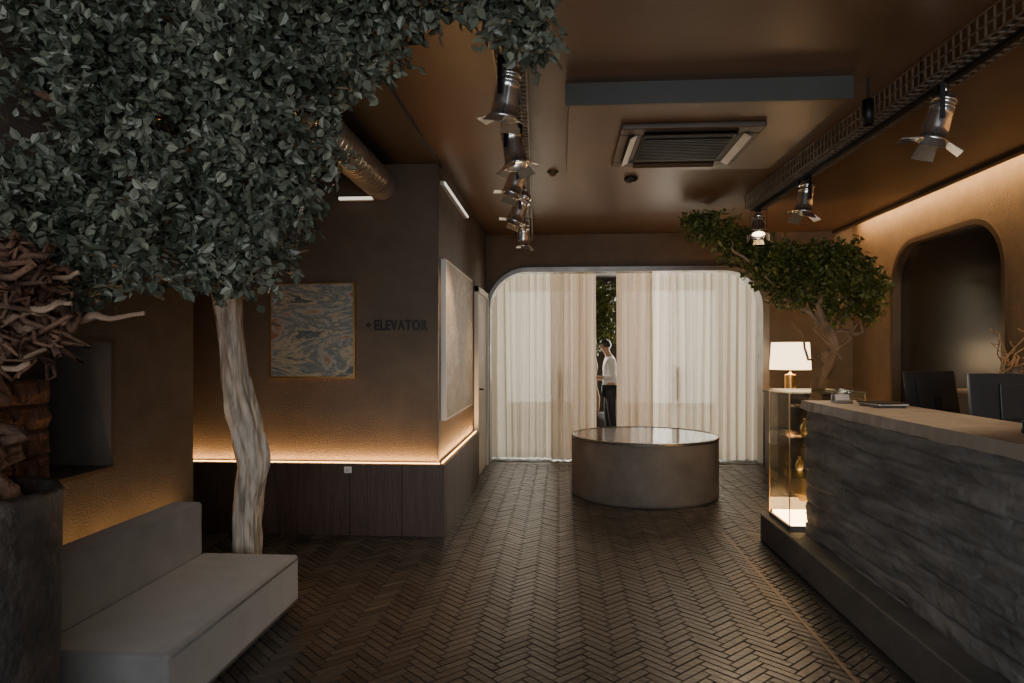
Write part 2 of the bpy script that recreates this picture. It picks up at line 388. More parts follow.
MB().lathe([(.0,.14),(.03,.14),(.032,.0),(.026,.0),(.024,.03),(.0,.03)],(1.72,3.95,2.72),24,cap=False).obj('housing',M_black,r,smooth=True)
MB().tube([(1.72,3.95,2.85),(1.72,3.95,CZ)],.008,8).obj('stem',M_black,r)
r=root('canister_spotlight',(-.19,2.84,2.77),'black canister spotlight hanging next to the foliage','spotlight')
MB().lathe([(.0,.16),(.085,.16),(.095,.14),(.095,.0),(.085,.0),(.08,.03),(.0,.03)],(-.19,2.84,2.77),28,cap=False).obj('housing',M_black,r,smooth=True)
MB().tube([(-.19,2.84,2.92),(-.19,2.84,CZ)],.01,8).obj('stem',M_black,r)

# ------------------------------------------------------------------ gallery wall things
def painting(name,x0,x1,z0,z1,plane,mt,label,side=False):
    t=.035
    if not side:
        r=root(name,((x0+x1)/2,plane,z0),label,'painting')
        MB().box(x0+.012,x1-.012,plane-t-.004,plane-.005,z0+.012,z1-.012).obj('canvas',mt,r)
        mb=MB().box(x0,x0+.014,plane-t-.008,plane,z0,z1).box(x1-.014,x1,plane-t-.008,plane,z0,z1).box(x0+.014,x1-.014,plane-t-.008,plane,z0,z0+.014).box(x0+.014,x1-.014,plane-t-.008,plane,z1-.014,z1)
    else:
        r=root(name,(plane,(x0+x1)/2,z0),label,'painting')
        MB().box(plane+.005,plane+t+.004,x0+.012,x1-.012,z0+.012,z1-.012).obj('canvas',mt,r)
        mb=MB().box(plane,plane+t+.008,x0,x0+.014,z0,z1).box(plane,plane+t+.008,x1-.014,x1,z0,z1).box(plane,plane+t+.008,x0+.014,x1-.014,z0,z0+.014).box(plane,plane+t+.008,x0+.014,x1-.014,z1-.014,z1)
    mb.obj('frame',M_brass if not side else M_white,r)
A1=artmat('abstract_landscape',[(.03,.05,.055),(.20,.22,.20),(.06,.09,.10),(.52,.42,.28),(.14,.17,.17),(.42,.38,.31),(.34,.16,.07),(.09,.12,.13),(.5,.48,.42)],(1.0,1.0,2.6),.5,.68)
A2=artmat('abstract_pale',[(.3,.26,.2),(.5,.47,.4),(.42,.33,.22),(.55,.52,.46),(.25,.22,.18)],(2,1.5,3))
painting('wall_painting',-2.33,-1.63,1.24,2.01,BY,A1,'square abstract landscape painting in grey, ochre and rust')
painting('wall_painting',5.52,7.2,.89,2.21,BX-.02,A2,'large pale abstract canvas beside the wall corner',side=True)
r=root('elevator_sign',(-1.25,BY,1.62),'raised dark letters reading ELEVATOR with small arrow','sign')
M_let=mat('letters',(.008,.007,.006),(.012,.01,.008),5,.5)
def text(body,size,off,mtx,width,name,parent,mt):
    tc=bpy.data.curves.new('t','FONT'); tc.body=body; tc.size=size; tc.extrude=.008; tc.offset=off; tc.space_character=1.15
    t=bpy.data.objects.new('t',tc); C.objects.link(t); bpy.context.view_layer.update()
    t.matrix_world=mtx@Matrix.Diagonal((width/t.dimensions.x,1,1,1)); bpy.context.view_layer.update()
    return reobj(t,name,mt,parent,smooth=False)
text('ELEVATOR',.115,.0035,Matrix.Translation((-1.485,BY-.008,1.625))@RX90,.43,'letters',r,M_let)
mb=MB().add([(-1.555,BY-.012,1.665),(-1.525,BY-.012,1.69),(-1.525,BY-.012,1.64),(-1.555,BY,1.665),(-1.525,BY,1.69),(-1.525,BY,1.64)],[(0,2,1),(3,4,5),(0,1,4,3),(1,2,5,4),(2,0,3,5)]).box(-1.525,-1.505,BY-.012,BY,1.660,1.670)
mb.obj('arrow',M_let,r)
r=root('wall_light_bar',(-1.62,BY,2.66),'short slim white light bar high on the wall','light fixture')
MB().box(-1.76,-1.49,BY-.05,BY-.035,2.665,2.685).obj('diffuser',M_ledw,r)
MB().box(-1.765,-1.485,BY-.035,BY,2.66,2.69).obj('housing',M_white,r)
r=root('linear_wall_light',(BX-.02,6.2,2.81),'long slim white linear light above the pale painting','light fixture')
MB().box(BX+.01,BX+.02,5.5,6.9,2.815,2.835).obj('diffuser',M_ledw,r)
MB().box(BX-.02,BX+.01,5.49,6.91,2.81,2.84).obj('housing',M_white,r)
r=root('wall_outlet',(-1.67,BY-.095,.50),'small white wall outlet on the wood wainscot','outlet')
MB().box(-1.70,-1.64,BY-.1,BY-.09,.495,.545).obj('plate',M_white,r,bevel=.003)
MB().box(-1.685,-1.655,BY-.103,BY-.099,.505,.535).obj('socket',M_paper,r)

# ------------------------------------------------------------------ bench
r=root('upholstered_bench',(-1.83,3.1,0),'low grey upholstered bench with block seat and backrest','bench')
MB().box(-2.03,-1.47,2.47,3.76,.05,.31).obj('seat',M_bench,r,bevel=.022,seg=4)
MB().box(-2.20,-2.03,2.47,3.76,.0,.60).obj('backrest',M_bench,r,bevel=.022,seg=4)
MB().box(-2.03,-1.52,2.52,3.71,.0,.05).obj('base',M_plinth,r)
mb=MB()
for z in (.292,.066):
    mb.tube([(-1.468,2.50,z),(-1.468,3.73,z)],.004,6)
mb.obj('piping',M_plinth,r,smooth=True)
mb=MB(); vs=[];fs=[];nn=36
for j in range(nn+1):
    for i in range(nn+1):
        y=2.66+.46*i/nn; z=nz0+.48*j/nn
        row=int(j/nn*8); fr_=abs((j/nn*8)%1-.5)*2; fi=abs(((i/nn*3+(.5 if row%2 else 0))%1)-.5)*2
        d_=.018*noise.noise(V((y*18,z*18,0)))-(.02 if fr_>.86 or fi>.93 else 0)
        if i in(0,nn) or j in (0,nn): d_=-.02
        vs.append((-2.44+d_,y,z))
for j in range(nn):
    for i in range(nn):
        a=j*(nn+1)+i; fs.append((a,a+1,a+nn+2,a+nn+1))
mb.add(vs,fs); mb.box(-2.66,-2.462,2.66,3.12,nz0,nz0+.48)
tag(mb.obj('terracotta_block',M_brick),'rough reddish terracotta brick block standing in the wall niche','brick block')
struct(MB().box(LX,LX+.012,ny0-.02,ny1+.02,nz0-.02,nz0).box(LX,LX+.012,ny0-.02,ny1+.02,nz1,nz1+.02).box(LX,LX+.012,ny1,ny1+.02,nz0,nz1).obj('trim_8',M_ceilD))

# ------------------------------------------------------------------ foliage
def foliage(name,blobs,count,size,mt,parent,seed,box=None,hole=-.33,wid=.27,per=9):
    rnd=random.Random(seed); mb=MB()
    wt=[(b[3]*b[4]*b[5])**.67 for b in blobs]
    clusters=[]; nc=count//per
    while len(clusters)<nc:
        b=rnd.choices(blobs,wt)[0]
        d=V((rnd.gauss(0,1),rnd.gauss(0,1),rnd.gauss(0,1))).normalized()
        rr=rnd.random()**.35
        p=V((b[0]+d.x*b[3]*rr,b[1]+d.y*b[4]*rr,b[2]+d.z*b[5]*rr))
        p+=V((noise.noise(p*3),noise.noise(p*3+V((9,0,0))),noise.noise(p*3+V((0,9,0)))))*.10
        if noise.noise(p*3.2+V((seed,0,0)))<hole: continue
        if box and not (box[0]<p.x<box[1] and box[2]<p.y<box[3] and box[4]<p.z<box[5]): continue
        clusters.append((p,d))
    for p,d in clusters:
        base=rnd.random()
        tw=(d+V((rnd.gauss(0,.5),rnd.gauss(0,.5),rnd.gauss(0,.5)+.2))).normalized()
        for j in range(per):
            q=p+tw*(j-per/2)*size*.35+V((rnd.gauss(0,.3),rnd.gauss(0,.3),rnd.gauss(0,.3)))*size*.3
            if box: q.z=min(q.z,box[5]); q.x=max(q.x,box[0])
            a=(tw*.5+V((rnd.gauss(0,1),rnd.gauss(0,1),rnd.gauss(0,1)-.15))).normalized()
            nrm=V((rnd.gauss(0,1),rnd.gauss(0,1),rnd.gauss(0,1)+.8)).normalized()
            s=a.cross(nrm)
            if s.length<.1: continue
            s.normalize(); nn=s.cross(a)
            l=size*rnd.uniform(.7,1.25); w=l*wid; c=l*.09
            vs=[q,q+a*l*.3+s*w+nn*c,q+a*l*.68+s*w*.85+nn*c,q+a*l-nn*c*.6,q+a*l*.68-s*w*.85+nn*c,q+a*l*.3-s*w+nn*c]
            if box:
                for v_ in vs: v_.z=min(v_.z,box[5]+.02); v_.x=max(v_.x,box[0]-.02)
            mb.add(vs,[(0,1,2,3),(0,3,4,5)])
            v=min(1,max(0,base*.6+rnd.random()*.4)); mb.att+=[v**1.8]*6
    o=mb.obj(name,mt,parent); o['kind']='stuff'; return o
def wander(p0,p1,n,amp,seed,fr=3):
    p0=V(p0);p1=V(p1); out=[]
    for i in range(n+1):
        t=i/n; w=math.sin(math.pi*t)
        out.append(p0.lerp(p1,t)+V((noise.noise(V((t*fr,seed,0))),noise.noise(V((t*fr,seed,5))),noise.noise(V((t*fr,seed,9)))))*amp*w*2)
    return out
def taper(a,b,n): return [a+(b-a)*i/n for i in range(n+1)]
def smoothpath(pts,rad,k=4):
    P=[V(p) for p in pts]; o=[];ro=[]
    for i in range(len(P)-1):
        a=P[max(i-1,0)];b=P[i];c=P[i+1];d=P[min(i+2,len(P)-1)]
        for j in range(k):
            t=j/k
            o.append(.5*((2*b)+(c-a)*t+(2*a-5*b+4*c-d)*t*t+(3*b-a-3*c+d)*t**3)); ro.append(rad[i]+(rad[i+1]-rad[i])*t)
    o.append(P[-1]); ro.append(rad[-1]); return o,ro

r=root('indoor_tree',(-1.87,4.0,0),'indoor tree with pale gnarled trunk and grey-green canopy beside the bench','tree')
tp=[(-1.87,4.02,0),(-1.885,4.01,.2),(-1.885,4.0,.4),(-1.86,3.98,.62),(-1.825,3.96,.80),(-1.855,3.94,1.0),(-1.905,3.92,1.25),(-1.925,3.90,1.5),(-1.94,3.86,1.72),(-1.93,3.7,2.0),(-1.9,3.3,2.25),(-1.75,2.9,2.4)]
rd=[.078,.070,.074,.082,.092,.082,.072,.066,.068,.07,.06,.045]
o_,r_=smoothpath(tp,rd,8); MB().tube(o_,r_,48,jit=.5,jf=(3.0,1.2,2.2)).obj('trunk',M_bark,r,smooth=True)
mb=MB()
for i,(a,b,r0,r1) in enumerate([((-1.8,3.0,2.35),(-1.0,2.65,2.72),.045,.014),((-1.0,2.65,2.76),(-.1,2.6,2.85),.012,.005),((-1.85,3.1,2.3),(-2.1,2.6,2.5),.04,.015),((-1.9,3.3,2.2),(-1.35,2.7,2.05),.03,.012),((-1.85,3.1,2.3),(-2.15,2.6,1.95),.03,.012)]):
    mb.tube(wander(a,b,10,.04,i+1),taper(r0,r1,10),8,jit=.4)
mb.obj('branches',M_rust,r,smooth=True)
blobs=[(-1.74,2.65,2.42,.54,.40,.48),(-1.30,2.6,2.02,.32,.32,.32),(-2.05,2.6,2.02,.26,.34,.30),(-1.12,2.65,2.42,.26,.32,.34),(-.92,2.65,2.70,.34,.30,.22),
       (-.60,2.62,2.82,.34,.22,.12),(-.38,2.58,2.84,.30,.16,.10),(-.17,2.54,2.74,.16,.12,.16),(-1.55,2.6,1.84,.30,.3,.17),(-1.95,2.6,1.78,.26,.24,.13),(-2.0,2.7,2.6,.3,.4,.3),(-1.2,2.65,2.7,.36,.3,.18)]
foliage('foliage',blobs,28000,.046,M_leaf,r,3,box=(LX+.07,.2,1.9,3.2,1.5,2.90),hole=-.26,wid=.31)

r=root('potted_driftwood',(-1.92,2.08,0),'tall rough dark pot holding gnarled reddish driftwood','potted plant')
MB().lathe([(.20,0),(.24,.02),(.262,.3),(.27,.6),(.272,.9),(.278,.98),(.262,1.0),(.25,.985),(.245,.93),(.0,.93)],(-1.93,2.08,0),64,cap=False).obj('pot',M_pot,r,smooth=True)
MB().lathe([(.0,.95),(.15,.95),(.243,.935)][::-1],(-1.93,2.08,0),32,cap=False).obj('soil',M_soil,r,smooth=True)
mb=MB(); rn=random.Random(5)
for i in range(20):
    a=(-1.95+rn.uniform(-.16,.10),2.08+rn.uniform(-.14,.14),.93); b=(-2.06+rn.uniform(-.18,.12),2.15+rn.uniform(-.15,.15),rn.uniform(1.25,1.75))
    mb.tube(wander(a,b,34,.09,i+20,9),taper(rn.uniform(.018,.036),.012,34),14,jit=.6,jf=(1.8,10,12))
for i in range(110):
    c0=V((-1.98+rn.uniform(-.2,.26),2.12+rn.uniform(-.15,.15),1.62+rn.uniform(-.17,.15)))
    e=c0+V((rn.uniform(-.2,.22),rn.uniform(-.15,.15),rn.uniform(-.14,.14)))
    e.x=max(e.x,-2.25)
    mb.tube(wander(c0,e,20,.10,i*1.7+150,7),taper(rn.uniform(.006,.018),.004,20),8,jit=.5,jf=(1.8,8,12))
mb.obj('driftwood',M_rust,r,smooth=True)
mb=MB()
for i,(a,b,q) in enumerate([((-2.2,2.1,1.50),(-1.36,2.15,1.575),.024),((-1.95,2.1,1.535),(-1.5,2.0,1.60),.016),((-2.15,2.1,1.27),(-1.66,2.1,1.46),.016),((-2.1,2.1,1.60),(-1.62,2.2,1.72),.014)]):
    mb.tube(wander(a,b,24,.05,i+55,6),taper(q,.007,24),10,jit=.7,jf=(1.6,4,12))
mb.obj('driftwood_branch',M_tan,r,smooth=True)

r=root('round_drum_table',(.86,7.1,0),'large round drum table with concrete side and dark glossy top','table')
c=(.86,7.1,0)
MB().lathe([(.0,.0),(.725,.0),(.735,.01),(.74,.03),(.74,.575),(.735,.578),(.72,.57),(0,.57)],c,96,cap=False).obj('base',M_conc,r,smooth=False)
MB().lathe([(.732,.575),(.744,.578),(.747,.6),(.742,.606),(.73,.606),(.727,.592),(.0,.592)],c,96,cap=False).obj('rim',M_steel,r)
MB().lathe([(.0,.5921),(.726,.5925),(.726,.6),(.0,.6)],c,96,cap=False).obj('table_top',M_table,r)

# ------------------------------------------------------------------ reception desk
r=root('reception_desk',(1.9,3.4,0),'long reception desk with layered rough grey front','reception desk')
MB().box(1.55,2.6,1.0,5.42,0,.2).obj('plinth',M_plinth,r,bevel=.01)
mb=MB(); ny,nz=420,90; y0,y1,z0,z1=1.1,4.84,.2,1.05; vs=[];fs=[]
layers=[z0]
while layers[-1]<z1: layers.append(layers[-1]+random.Random(len(layers)*3).uniform(.07,.16))
for j in range(nz+1):
    for i in range(ny+1):
        y=y0+(y1-y0)*i/ny; z=z0+(z1-z0)*j/nz
        zz=z+.035*noise.noise(V((y*1.1,0,z*1.5)))+.012*noise.noise(V((y*5,3,z*5)))
        li=bisect.bisect(layers,zz); dd=min(abs(zz-l) for l in layers)
        off=.016*noise.noise(V((li*3.7,y*.9,0)))+ .014*noise.noise(V((y*2.5,z*9,li)))+.007*noise.noise(V((y*12,z*22,1)))+.004*noise.noise(V((y*35,z*50,1)))
        off-=.014*max(0,1-dd/.012)
        vs.append((1.69-off,y,z))
for j in range(nz):
    for i in range(ny):
        a=j*(ny+1)+i; fs.append((a,a+ny+1,a+ny+2,a+1))
mb.add(vs,fs); mb.obj('layered_front',M_desk,r,smooth=True)
MB().box(1.71,2.14,1.1,4.83,.2,1.05).obj('body',M_desk,r)
mb=MB(); vs=[];fs=[]; nn=200
for i in range(nn+1):
    y=1.05+(4.87-1.05)*i/nn; w=.012*noise.noise(V((y*3,0,0)))+.007*noise.noise(V((y*14,1,0))); w2=.008*noise.noise(V((y*5,7,0)))
    vs+= [(1.665+w,y,1.055+w2),(2.17,y,1.05),(2.17,y,1.115),(1.67+w*.8,y,1.115)]
for i in range(nn):
    a=i*4
    for k in range(4):
        k2=(k+1)%4; fs.append((a+k,a+k2,a+4+k2,a+4+k))
fs.append((0,3,2,1)); fs.append((nn*4,nn*4+1,nn*4+2,nn*4+3))
mb.add(vs,fs); mb.obj('counter_top',M_desktop,r)
MB().box(2.14,2.85,1.2,4.8,.70,.74).obj('work_surface',M_wood,r)
MB().box(2.8,2.85,1.2,4.8,0,.70).obj('back_panel',M_wood,r)
gx0,gx1,gy0,gy1,gz0,gz1=1.60,2.12,4.90,5.36,.2,1.16
r=root('glass_display_case',(1.86,5.13,.2),'tall clear glass display case with warm lit base','display case')
t=.006
for bb in ((gx0,gx1,gy0,gy0+t),(gx0,gx1,gy1-t,gy1),(gx0,gx0+t,gy0+t,gy1-t),(gx1-t,gx1,gy0+t,gy1-t)):
    MB().box(*bb,gz0+.05,gz1).obj('glass_wall',M_glass,r)
MG=glassmat('top_glass',(.85,.9,.85),.25)
MB().box(gx0-.005,gx1+.005,gy0-.005,gy1+.005,gz1,gz1+.012).obj('glass_top',MG,r)
for z in (.56,.85): MB().box(gx0+t,gx1-t,gy0+t,gy1-t,z,z+.01).obj('glass_shelf',MG,r)
MB().box(gx0,gx1,gy0,gy1,gz0,gz0+.03).obj('base_box',M_plinth,r)
MB().box(gx0+.02,gx1-.02,gy0+.02,gy1-.02,gz0+.03,gz0+.05).obj('light_panel',emit('case_light',(1,.62,.28),16),r)
for (x,y) in ((gx0,gy0),(gx0,gy1-.006),(gx1-.006,gy0),(gx1-.006,gy1-.006)): MB().box(x,x+.006,y,y+.006,gz0,gz1).obj('corner_post',M_brass,r)
for i,(x,y,z,s) in enumerate([(1.76,5.05,.86,.55),(1.93,5.15,.86,.6),(1.96,5.05,.25,.9),(1.78,5.22,.57,.5),(1.92,5.12,.57,.6)]):
    prof=[(.0,0),(.035,0),(.055,.04),(.06,.08),(.04,.13),(.018,.16),(.018,.19),(.026,.2),(.014,.2),(.012,.17),(.0,.17)]
    tag(MB().lathe([(a*s,b*s) for a,b in prof],(x,y,z),28,cap=False).obj('vase',M_gold,smooth=True),'golden vase on the lit case floor' if z<.5 else 'small golden vase on a glass shelf','vase','golden vases in the display case')

for i in range(4):
    xf=Matrix.Translation((1.97,4.33,1.115+i*.0075))@Matrix.Rotation(.1*i-.1,4,'Z')
    tag(MB(xf).box(-.09,.09,-.12,.12,.0,.007).obj('brochure',M_blackp if i!=2 else M_paper),'dark brochure stacked on the counter' if i!=2 else 'pale brochure stacked on the counter','brochure','brochures stacked on the counter')
r=root('card_holder',(1.84,4.62,1.115),'low card holder with cards on the counter','card holder')
MB().box(1.79,1.9,4.58,4.66,1.115,1.13).box(1.79,1.9,4.65,4.66,1.13,1.17).obj('stand',M_steel,r,bevel=.002)
MB(Matrix.Translation((1.845,4.62,1.13))@Matrix.Rotation(-.25,4,'X')).box(-.045,.045,-.012,.012,0,.04).obj('cards',M_paper,r)
tag(MB().lathe([(0,0),(.03,0),(.032,.01),(.03,.05),(.012,.06),(.012,.075),(0,.075)],(1.93,2.95,1.115),20,cap=False).obj('hand_bell',M_blackp,smooth=True),'small dark bell standing on the counter','bell')

M_mon=mat('monitor_back',(.025,.025,.026),(.036,.036,.037),6,.35)
def monitor(x,y,ang,label,hw=.25,tilt=-6):
    r=root('computer_monitor',(x,y,.74),label,'monitor','computer monitors behind the counter')
    xf=Matrix.Translation((x,y,.74))@Matrix.Rotation(ang,4,'Z')
    MB(xf).box(-.11,.11,-.08,.10,0,.012).obj('stand_base',M_blackp,r,bevel=.004)
    MB(xf).box(-.025,.025,-.045,-.03,.01,.42).obj('stand_neck',M_blackp,r)
    xs=xf@Matrix.Translation((0,-.02,.27))@Matrix.Rotation(D(tilt),4,'X')
    MB(xs).box(-hw,hw,-.012,.012,0,.32).box(-.14,.14,-.03,-.012,.06,.26).obj('housing',M_mon,r,bevel=.004)
    MB(xs).box(-hw+.01,hw-.01,.012,.014,.01,.31).obj('screen',M_mirror,r)
monitor(2.42,4.62,D(22),'black computer monitor seen from its back',.21,-10)
monitor(2.60,4.02,D(-4),'wide black computer monitor behind the counter edge',.29)
r=root('back_sideboard',(3.4,5.1,0),'dark sideboard with pale top against the wall','sideboard')
MB().box(3.22,3.69,4.1,5.85,0,1.12).obj('body',M_wood,r,bevel=.004)
MB().box(3.18,3.69,4.06,5.89,1.12,1.15).obj('top',M_desktop,r,bevel=.006)
for i in range(3): MB().box(3.205,3.22,4.13+i*.57,4.66+i*.57,.08,1.08).obj('door',M_wood,r,bevel=.003)
r=root('twig_vase',(3.45,5.45,1.15),'small vase of dry curly twigs on the sideboard','vase')
MB().lathe([(0,0),(.05,0),(.08,.06),(.06,.13),(.03,.16),(.035,.18),(.025,.18),(.02,.15),(0,.15)],(3.45,5.45,1.15),28,cap=False).obj('vase_body',M_conc,r,smooth=True)
mb=MB()
for i in range(9):
    mb.tube(wander((3.45,5.45,1.28),(3.45+random.uniform(-.1,.18),5.45+random.uniform(-.25,.2),random.uniform(1.45,1.65)),10,.14,i+70),taper(.008,.003,10),6)
mb.obj('twigs',M_barkw,r,smooth=True)

r=root('side_cabinet',(2.8,8.1,0),'narrow dark cabinet carrying the table lamp','cabinet')
MB().box(2.44,3.2,7.85,8.35,0,.97).obj('body',M_wood,r,bevel=.004)
MB().box(2.42,3.22,7.83,8.37,.97,1.0).obj('top',M_plinth,r,bevel=.004)
for a in (2.45,2.825): MB().box(a,a+.365,7.835,7.85,.06,.94).obj('door',M_wood,r,bevel=.003)
lx,ly=2.64,8.05
r=root('table_lamp',(lx,ly,1.0),'table lamp with glowing cream drum shade and brass base','lamp')
MB().lathe([(.0,0),(.1,0),(.1,.015),(.06,.02),(.06,.19),(.02,.2),(.012,.22),(.0,.22)],(lx,ly,1.0),32,cap=False).obj('base',M_brass,r,smooth=False)
MB().tube([(lx,ly,1.2),(lx,ly,1.5)],.006,8).obj('stem',M_brass,r)
sh=emit('lamp_shade',(1,.72,.42),4.2)
MB().lathe([(.225,.25),(.205,.56),(.203,.56),(.223,.25)],(lx,ly,1.0),40,cap=False).obj('lamp_shade',sh,r,smooth=True)
def plight(name,loc,e,c,rad=.05):
    l=bpy.data.lights.new(name,'POINT'); l.energy=e; l.color=c; l.shadow_soft_size=rad
    o=bpy.data.objects.new(name,l); o.location=loc; C.objects.link(o); return o
plight('lamp_bulb',(lx,ly,1.38),30,(1,.60,.28),.06)
tag(MB().box(2.9,3.08,7.9,8.1,1.0,1.03).obj('book',M_paper,bevel=.003),'pale book lying flat on the cabinet','book')

tx,ty=2.64,7.2
r=root('indoor_tree',(tx,ty,0),'indoor tree with twisted warm trunk and spreading green canopy near lamp','tree')
MB().lathe([(.22,0),(.26,.02),(.28,.8),(.29,.88),(.27,.9),(.25,.86),(0,.86)],(tx,ty,0),40,cap=False).obj('pot',M_pot,r,smooth=True)
o_,r_=smoothpath([(tx-.02,ty,.84),(tx+.0,ty,1.1),(tx+.1,ty,1.3),(tx+.16,ty,1.5),(tx+.08,ty,1.7),(tx-.02,ty,1.95)],[.065,.055,.05,.05,.045,.03],6); MB().tube(o_,r_,20,jit=.6,jf=(2,2,5)).obj('trunk',M_barkw,r,smooth=True)
mb=MB()
for i,(a,b,q) in enumerate([((tx+.15,ty,1.5),(3.15,7.1,1.95),.03),((tx+.05,ty,1.72),(2.1,7.1,2.2),.03),((2.1,7.1,2.2),(1.6,7.15,2.72),.018),((tx+.12,ty,1.3),(tx+.0,ty,1.75),.03),((tx+.1,ty,1.35),(tx+.35,ty-.1,1.75),.025),((tx,ty,1.9),(tx+.3,ty,2.4),.02),((tx+.1,ty,1.25),(tx-.3,ty-.1,1.75),.018)]):
    mb.tube(wander(a,b,10,.12,i+90),taper(q,.008,10),8,jit=.5)
mb.obj('branches',M_barkw,r,smooth=True)
blobs=[(2.5,7.15,2.22,.50,.38,.34),(2.90,7.1,2.07,.36,.36,.34),(2.2,7.15,2.40,.34,.28,.20),(1.62,7.22,2.70,.38,.24,.18),(1.90,7.2,2.52,.28,.22,.16),(2.75,7.1,2.36,.33,.3,.20)]
foliage('foliage',blobs,11000,.058,M_leafw,r,11,box=(1.15,3.6,6.2,8.0,1.68,2.91))

# ------------------------------------------------------------------ vestibule
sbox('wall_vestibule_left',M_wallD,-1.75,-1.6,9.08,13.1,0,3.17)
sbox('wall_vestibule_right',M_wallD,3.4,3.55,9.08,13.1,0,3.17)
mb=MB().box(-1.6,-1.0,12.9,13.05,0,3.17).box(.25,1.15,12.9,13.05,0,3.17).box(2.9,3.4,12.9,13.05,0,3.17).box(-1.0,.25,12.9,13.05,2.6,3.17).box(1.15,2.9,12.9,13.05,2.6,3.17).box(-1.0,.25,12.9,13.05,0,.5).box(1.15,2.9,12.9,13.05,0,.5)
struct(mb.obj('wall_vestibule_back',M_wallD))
sbox('window_1',M_day,-1.0,.25,13.0,13.03,.5,2.6)
sbox('window_2',M_day,1.15,2.9,13.0,13.03,.5,2.6)
sbox('floor_vestibule',M_plinth,-1.6,3.4,9.65,12.9,-.006,.0)
for (a,b,hx,nm) in ((-.9,.06,-.01,'door_2'),(1.55,2.5,1.60,'door_3')):
    r=bpy.data.objects.new(nm,None); r.location=((a+b)/2,9.6,0); C.objects.link(r); r['_o']=[(a+b)/2,9.6,0]; r['kind']='structure'
    MB().box(a,b,9.594,9.606,.01,2.6).obj('glass_pane',M_glassd,r)
    MB().box(a,a+.03,9.585,9.615,.0,2.6).box(b-.03,b,9.585,9.615,.0,2.6).box(a+.03,b-.03,9.585,9.615,2.56,2.6).box(a+.03,b-.03,9.585,9.615,0,.06).obj('door_frame',M_steel,r)
    MB().tube([(hx,9.6,.80),(hx,9.46,.80),(hx,9.46,1.24),(hx,9.6,1.24)],.028,8).obj('pull_handle',M_black,r)
def curtain(x0,x1,y,z0,z1,folds,amp,mt,label,seed,nx=300,nz=26):
    mb=MB(); vs=[];fs=[]
    for j in range(nz+1):
        t=j/nz; z=z0+(z1-z0)*t
        for i in range(nx+1):
            u=i/nx; ph=u*folds*2*math.pi+2.8*noise.noise(V((u*5,seed,t*.6)))
            a=amp*(.65+.35*(1-t))*(1+.6*noise.noise(V((u*8,seed+4,0))))
            x=x0+(x1-x0)*u+.018*math.sin(ph*1.0+1.5)*(1-t*.5)
            vs.append((x,y+a*math.sin(ph)+.25*a*math.sin(2.3*ph+seed),z))
    for j in range(nz):
        for i in range(nx):
            q=j*(nx+1)+i; fs.append((q,q+1,q+nx+2,q+nx+1))
    mb.add(vs,fs)
    r=root('curtain',((x0+x1)/2,y,z0),label,'curtain','floor length curtains in the rounded opening')
    mb.obj('fabric',mt,r,smooth=True)
    for i in range(int(folds/2)+1):
        x=x0+(x1-x0)*(i+.5)/(int(folds/2)+1); MB().box(x-.004,x+.004,y-.004,y+.004,z1-.01,z1+.05).obj('hook',M_black,r)
curtain(-.98,-.13,9.30,.015,2.72,8,.06,M_sheer,'floor length sheer white linen curtain lit from behind',1)
curtain(-.14,.47,9.18,.015,2.72,7,.075,M_curt,'gathered cream linen curtain beside the central gap',2)
curtain(.74,1.22,9.18,.015,2.72,5,.08,M_curt,'heavy beige linen curtain hanging in deep folds',3)
curtain(1.20,2.66,9.30,.015,2.72,13,.06,M_sheer,'wide sheer white linen curtain lit from behind',4)
sbox('trim_10',M_white,-1.1,2.9,9.08,9.40,2.77,2.83)
sbox('ceiling_vestibule',M_wallD,-1.6,3.4,9.08,12.9,2.83,2.9)

r=root('potted_plant',(.62,11.9,0),'tall dark leafy plant in a pot beyond the curtains','potted plant')
MB().lathe([(.15,0),(.2,.03),(.22,.4),(.2,.4),(.19,.36),(0,.36)],(.62,11.9,0),32,cap=False).obj('pot',M_pot,r,smooth=True)
MB().tube(wander((.62,11.9,.34),(.62,11.9,1.7),8,.08,5),taper(.04,.025,8),8).obj('stem',M_barkw,r,smooth=True)
foliage('foliage',[(.62,11.8,2.0,.36,.3,.5),(.6,11.7,2.3,.35,.3,.3)],3500,.09,M_leafw,r,21,box=(.1,1.2,11.4,12.6,1.5,2.66))

# ------------------------------------------------------------------ person
def skin(name,vs,es,rad,mt,parent,rootv=0,sub=2):
    me=bpy.data.meshes.new('s'); me.from_pydata(vs,es,[]); o=bpy.data.objects.new('s',me); C.objects.link(o)
    m=o.modifiers.new('k','SKIN'); m.use_smooth_shade=True
    for i,rr in enumerate(rad):
        s=me.skin_vertices[0].data[i]; s.radius=rr if isinstance(rr,tuple) else (rr,rr); s.use_root=(i==rootv)
    s=o.modifiers.new('u','SUBSURF'); s.levels=sub; s.render_levels=sub
    bpy.context.view_layer.update()
    return reobj(o,name,mt,parent)
PX,PY=.80,11.0
pr=root('person',(PX,PY,0),'person in white shirt and dark trousers standing, hands raised in front','person')
def W3(f,s,z): return (PX-f,PY+s,z)
bv=[W3(0,0,.88),W3(.0,0,1.02),W3(.01,0,1.18),W3(.0,0,1.32),W3(.03,0,1.40),W3(.06,0,1.47),W3(.09,0,1.54),W3(.085,0,1.585),
    W3(0,.09,.84),W3(.03,.10,.46),W3(-.01,.10,.08),W3(.12,.11,.035),
    W3(0,-.09,.84),W3(-.02,-.10,.46),W3(-.08,-.10,.08),W3(.06,-.11,.035),
    W3(0,.17,1.31),W3(-.03,.21,1.05),W3(.18,.17,1.0),W3(.25,.16,1.01),
    W3(0,-.17,1.31),W3(-.02,-.21,1.05),W3(.18,-.15,1.05),W3(.25,-.13,1.07),
    W3(.165,0,1.525)]
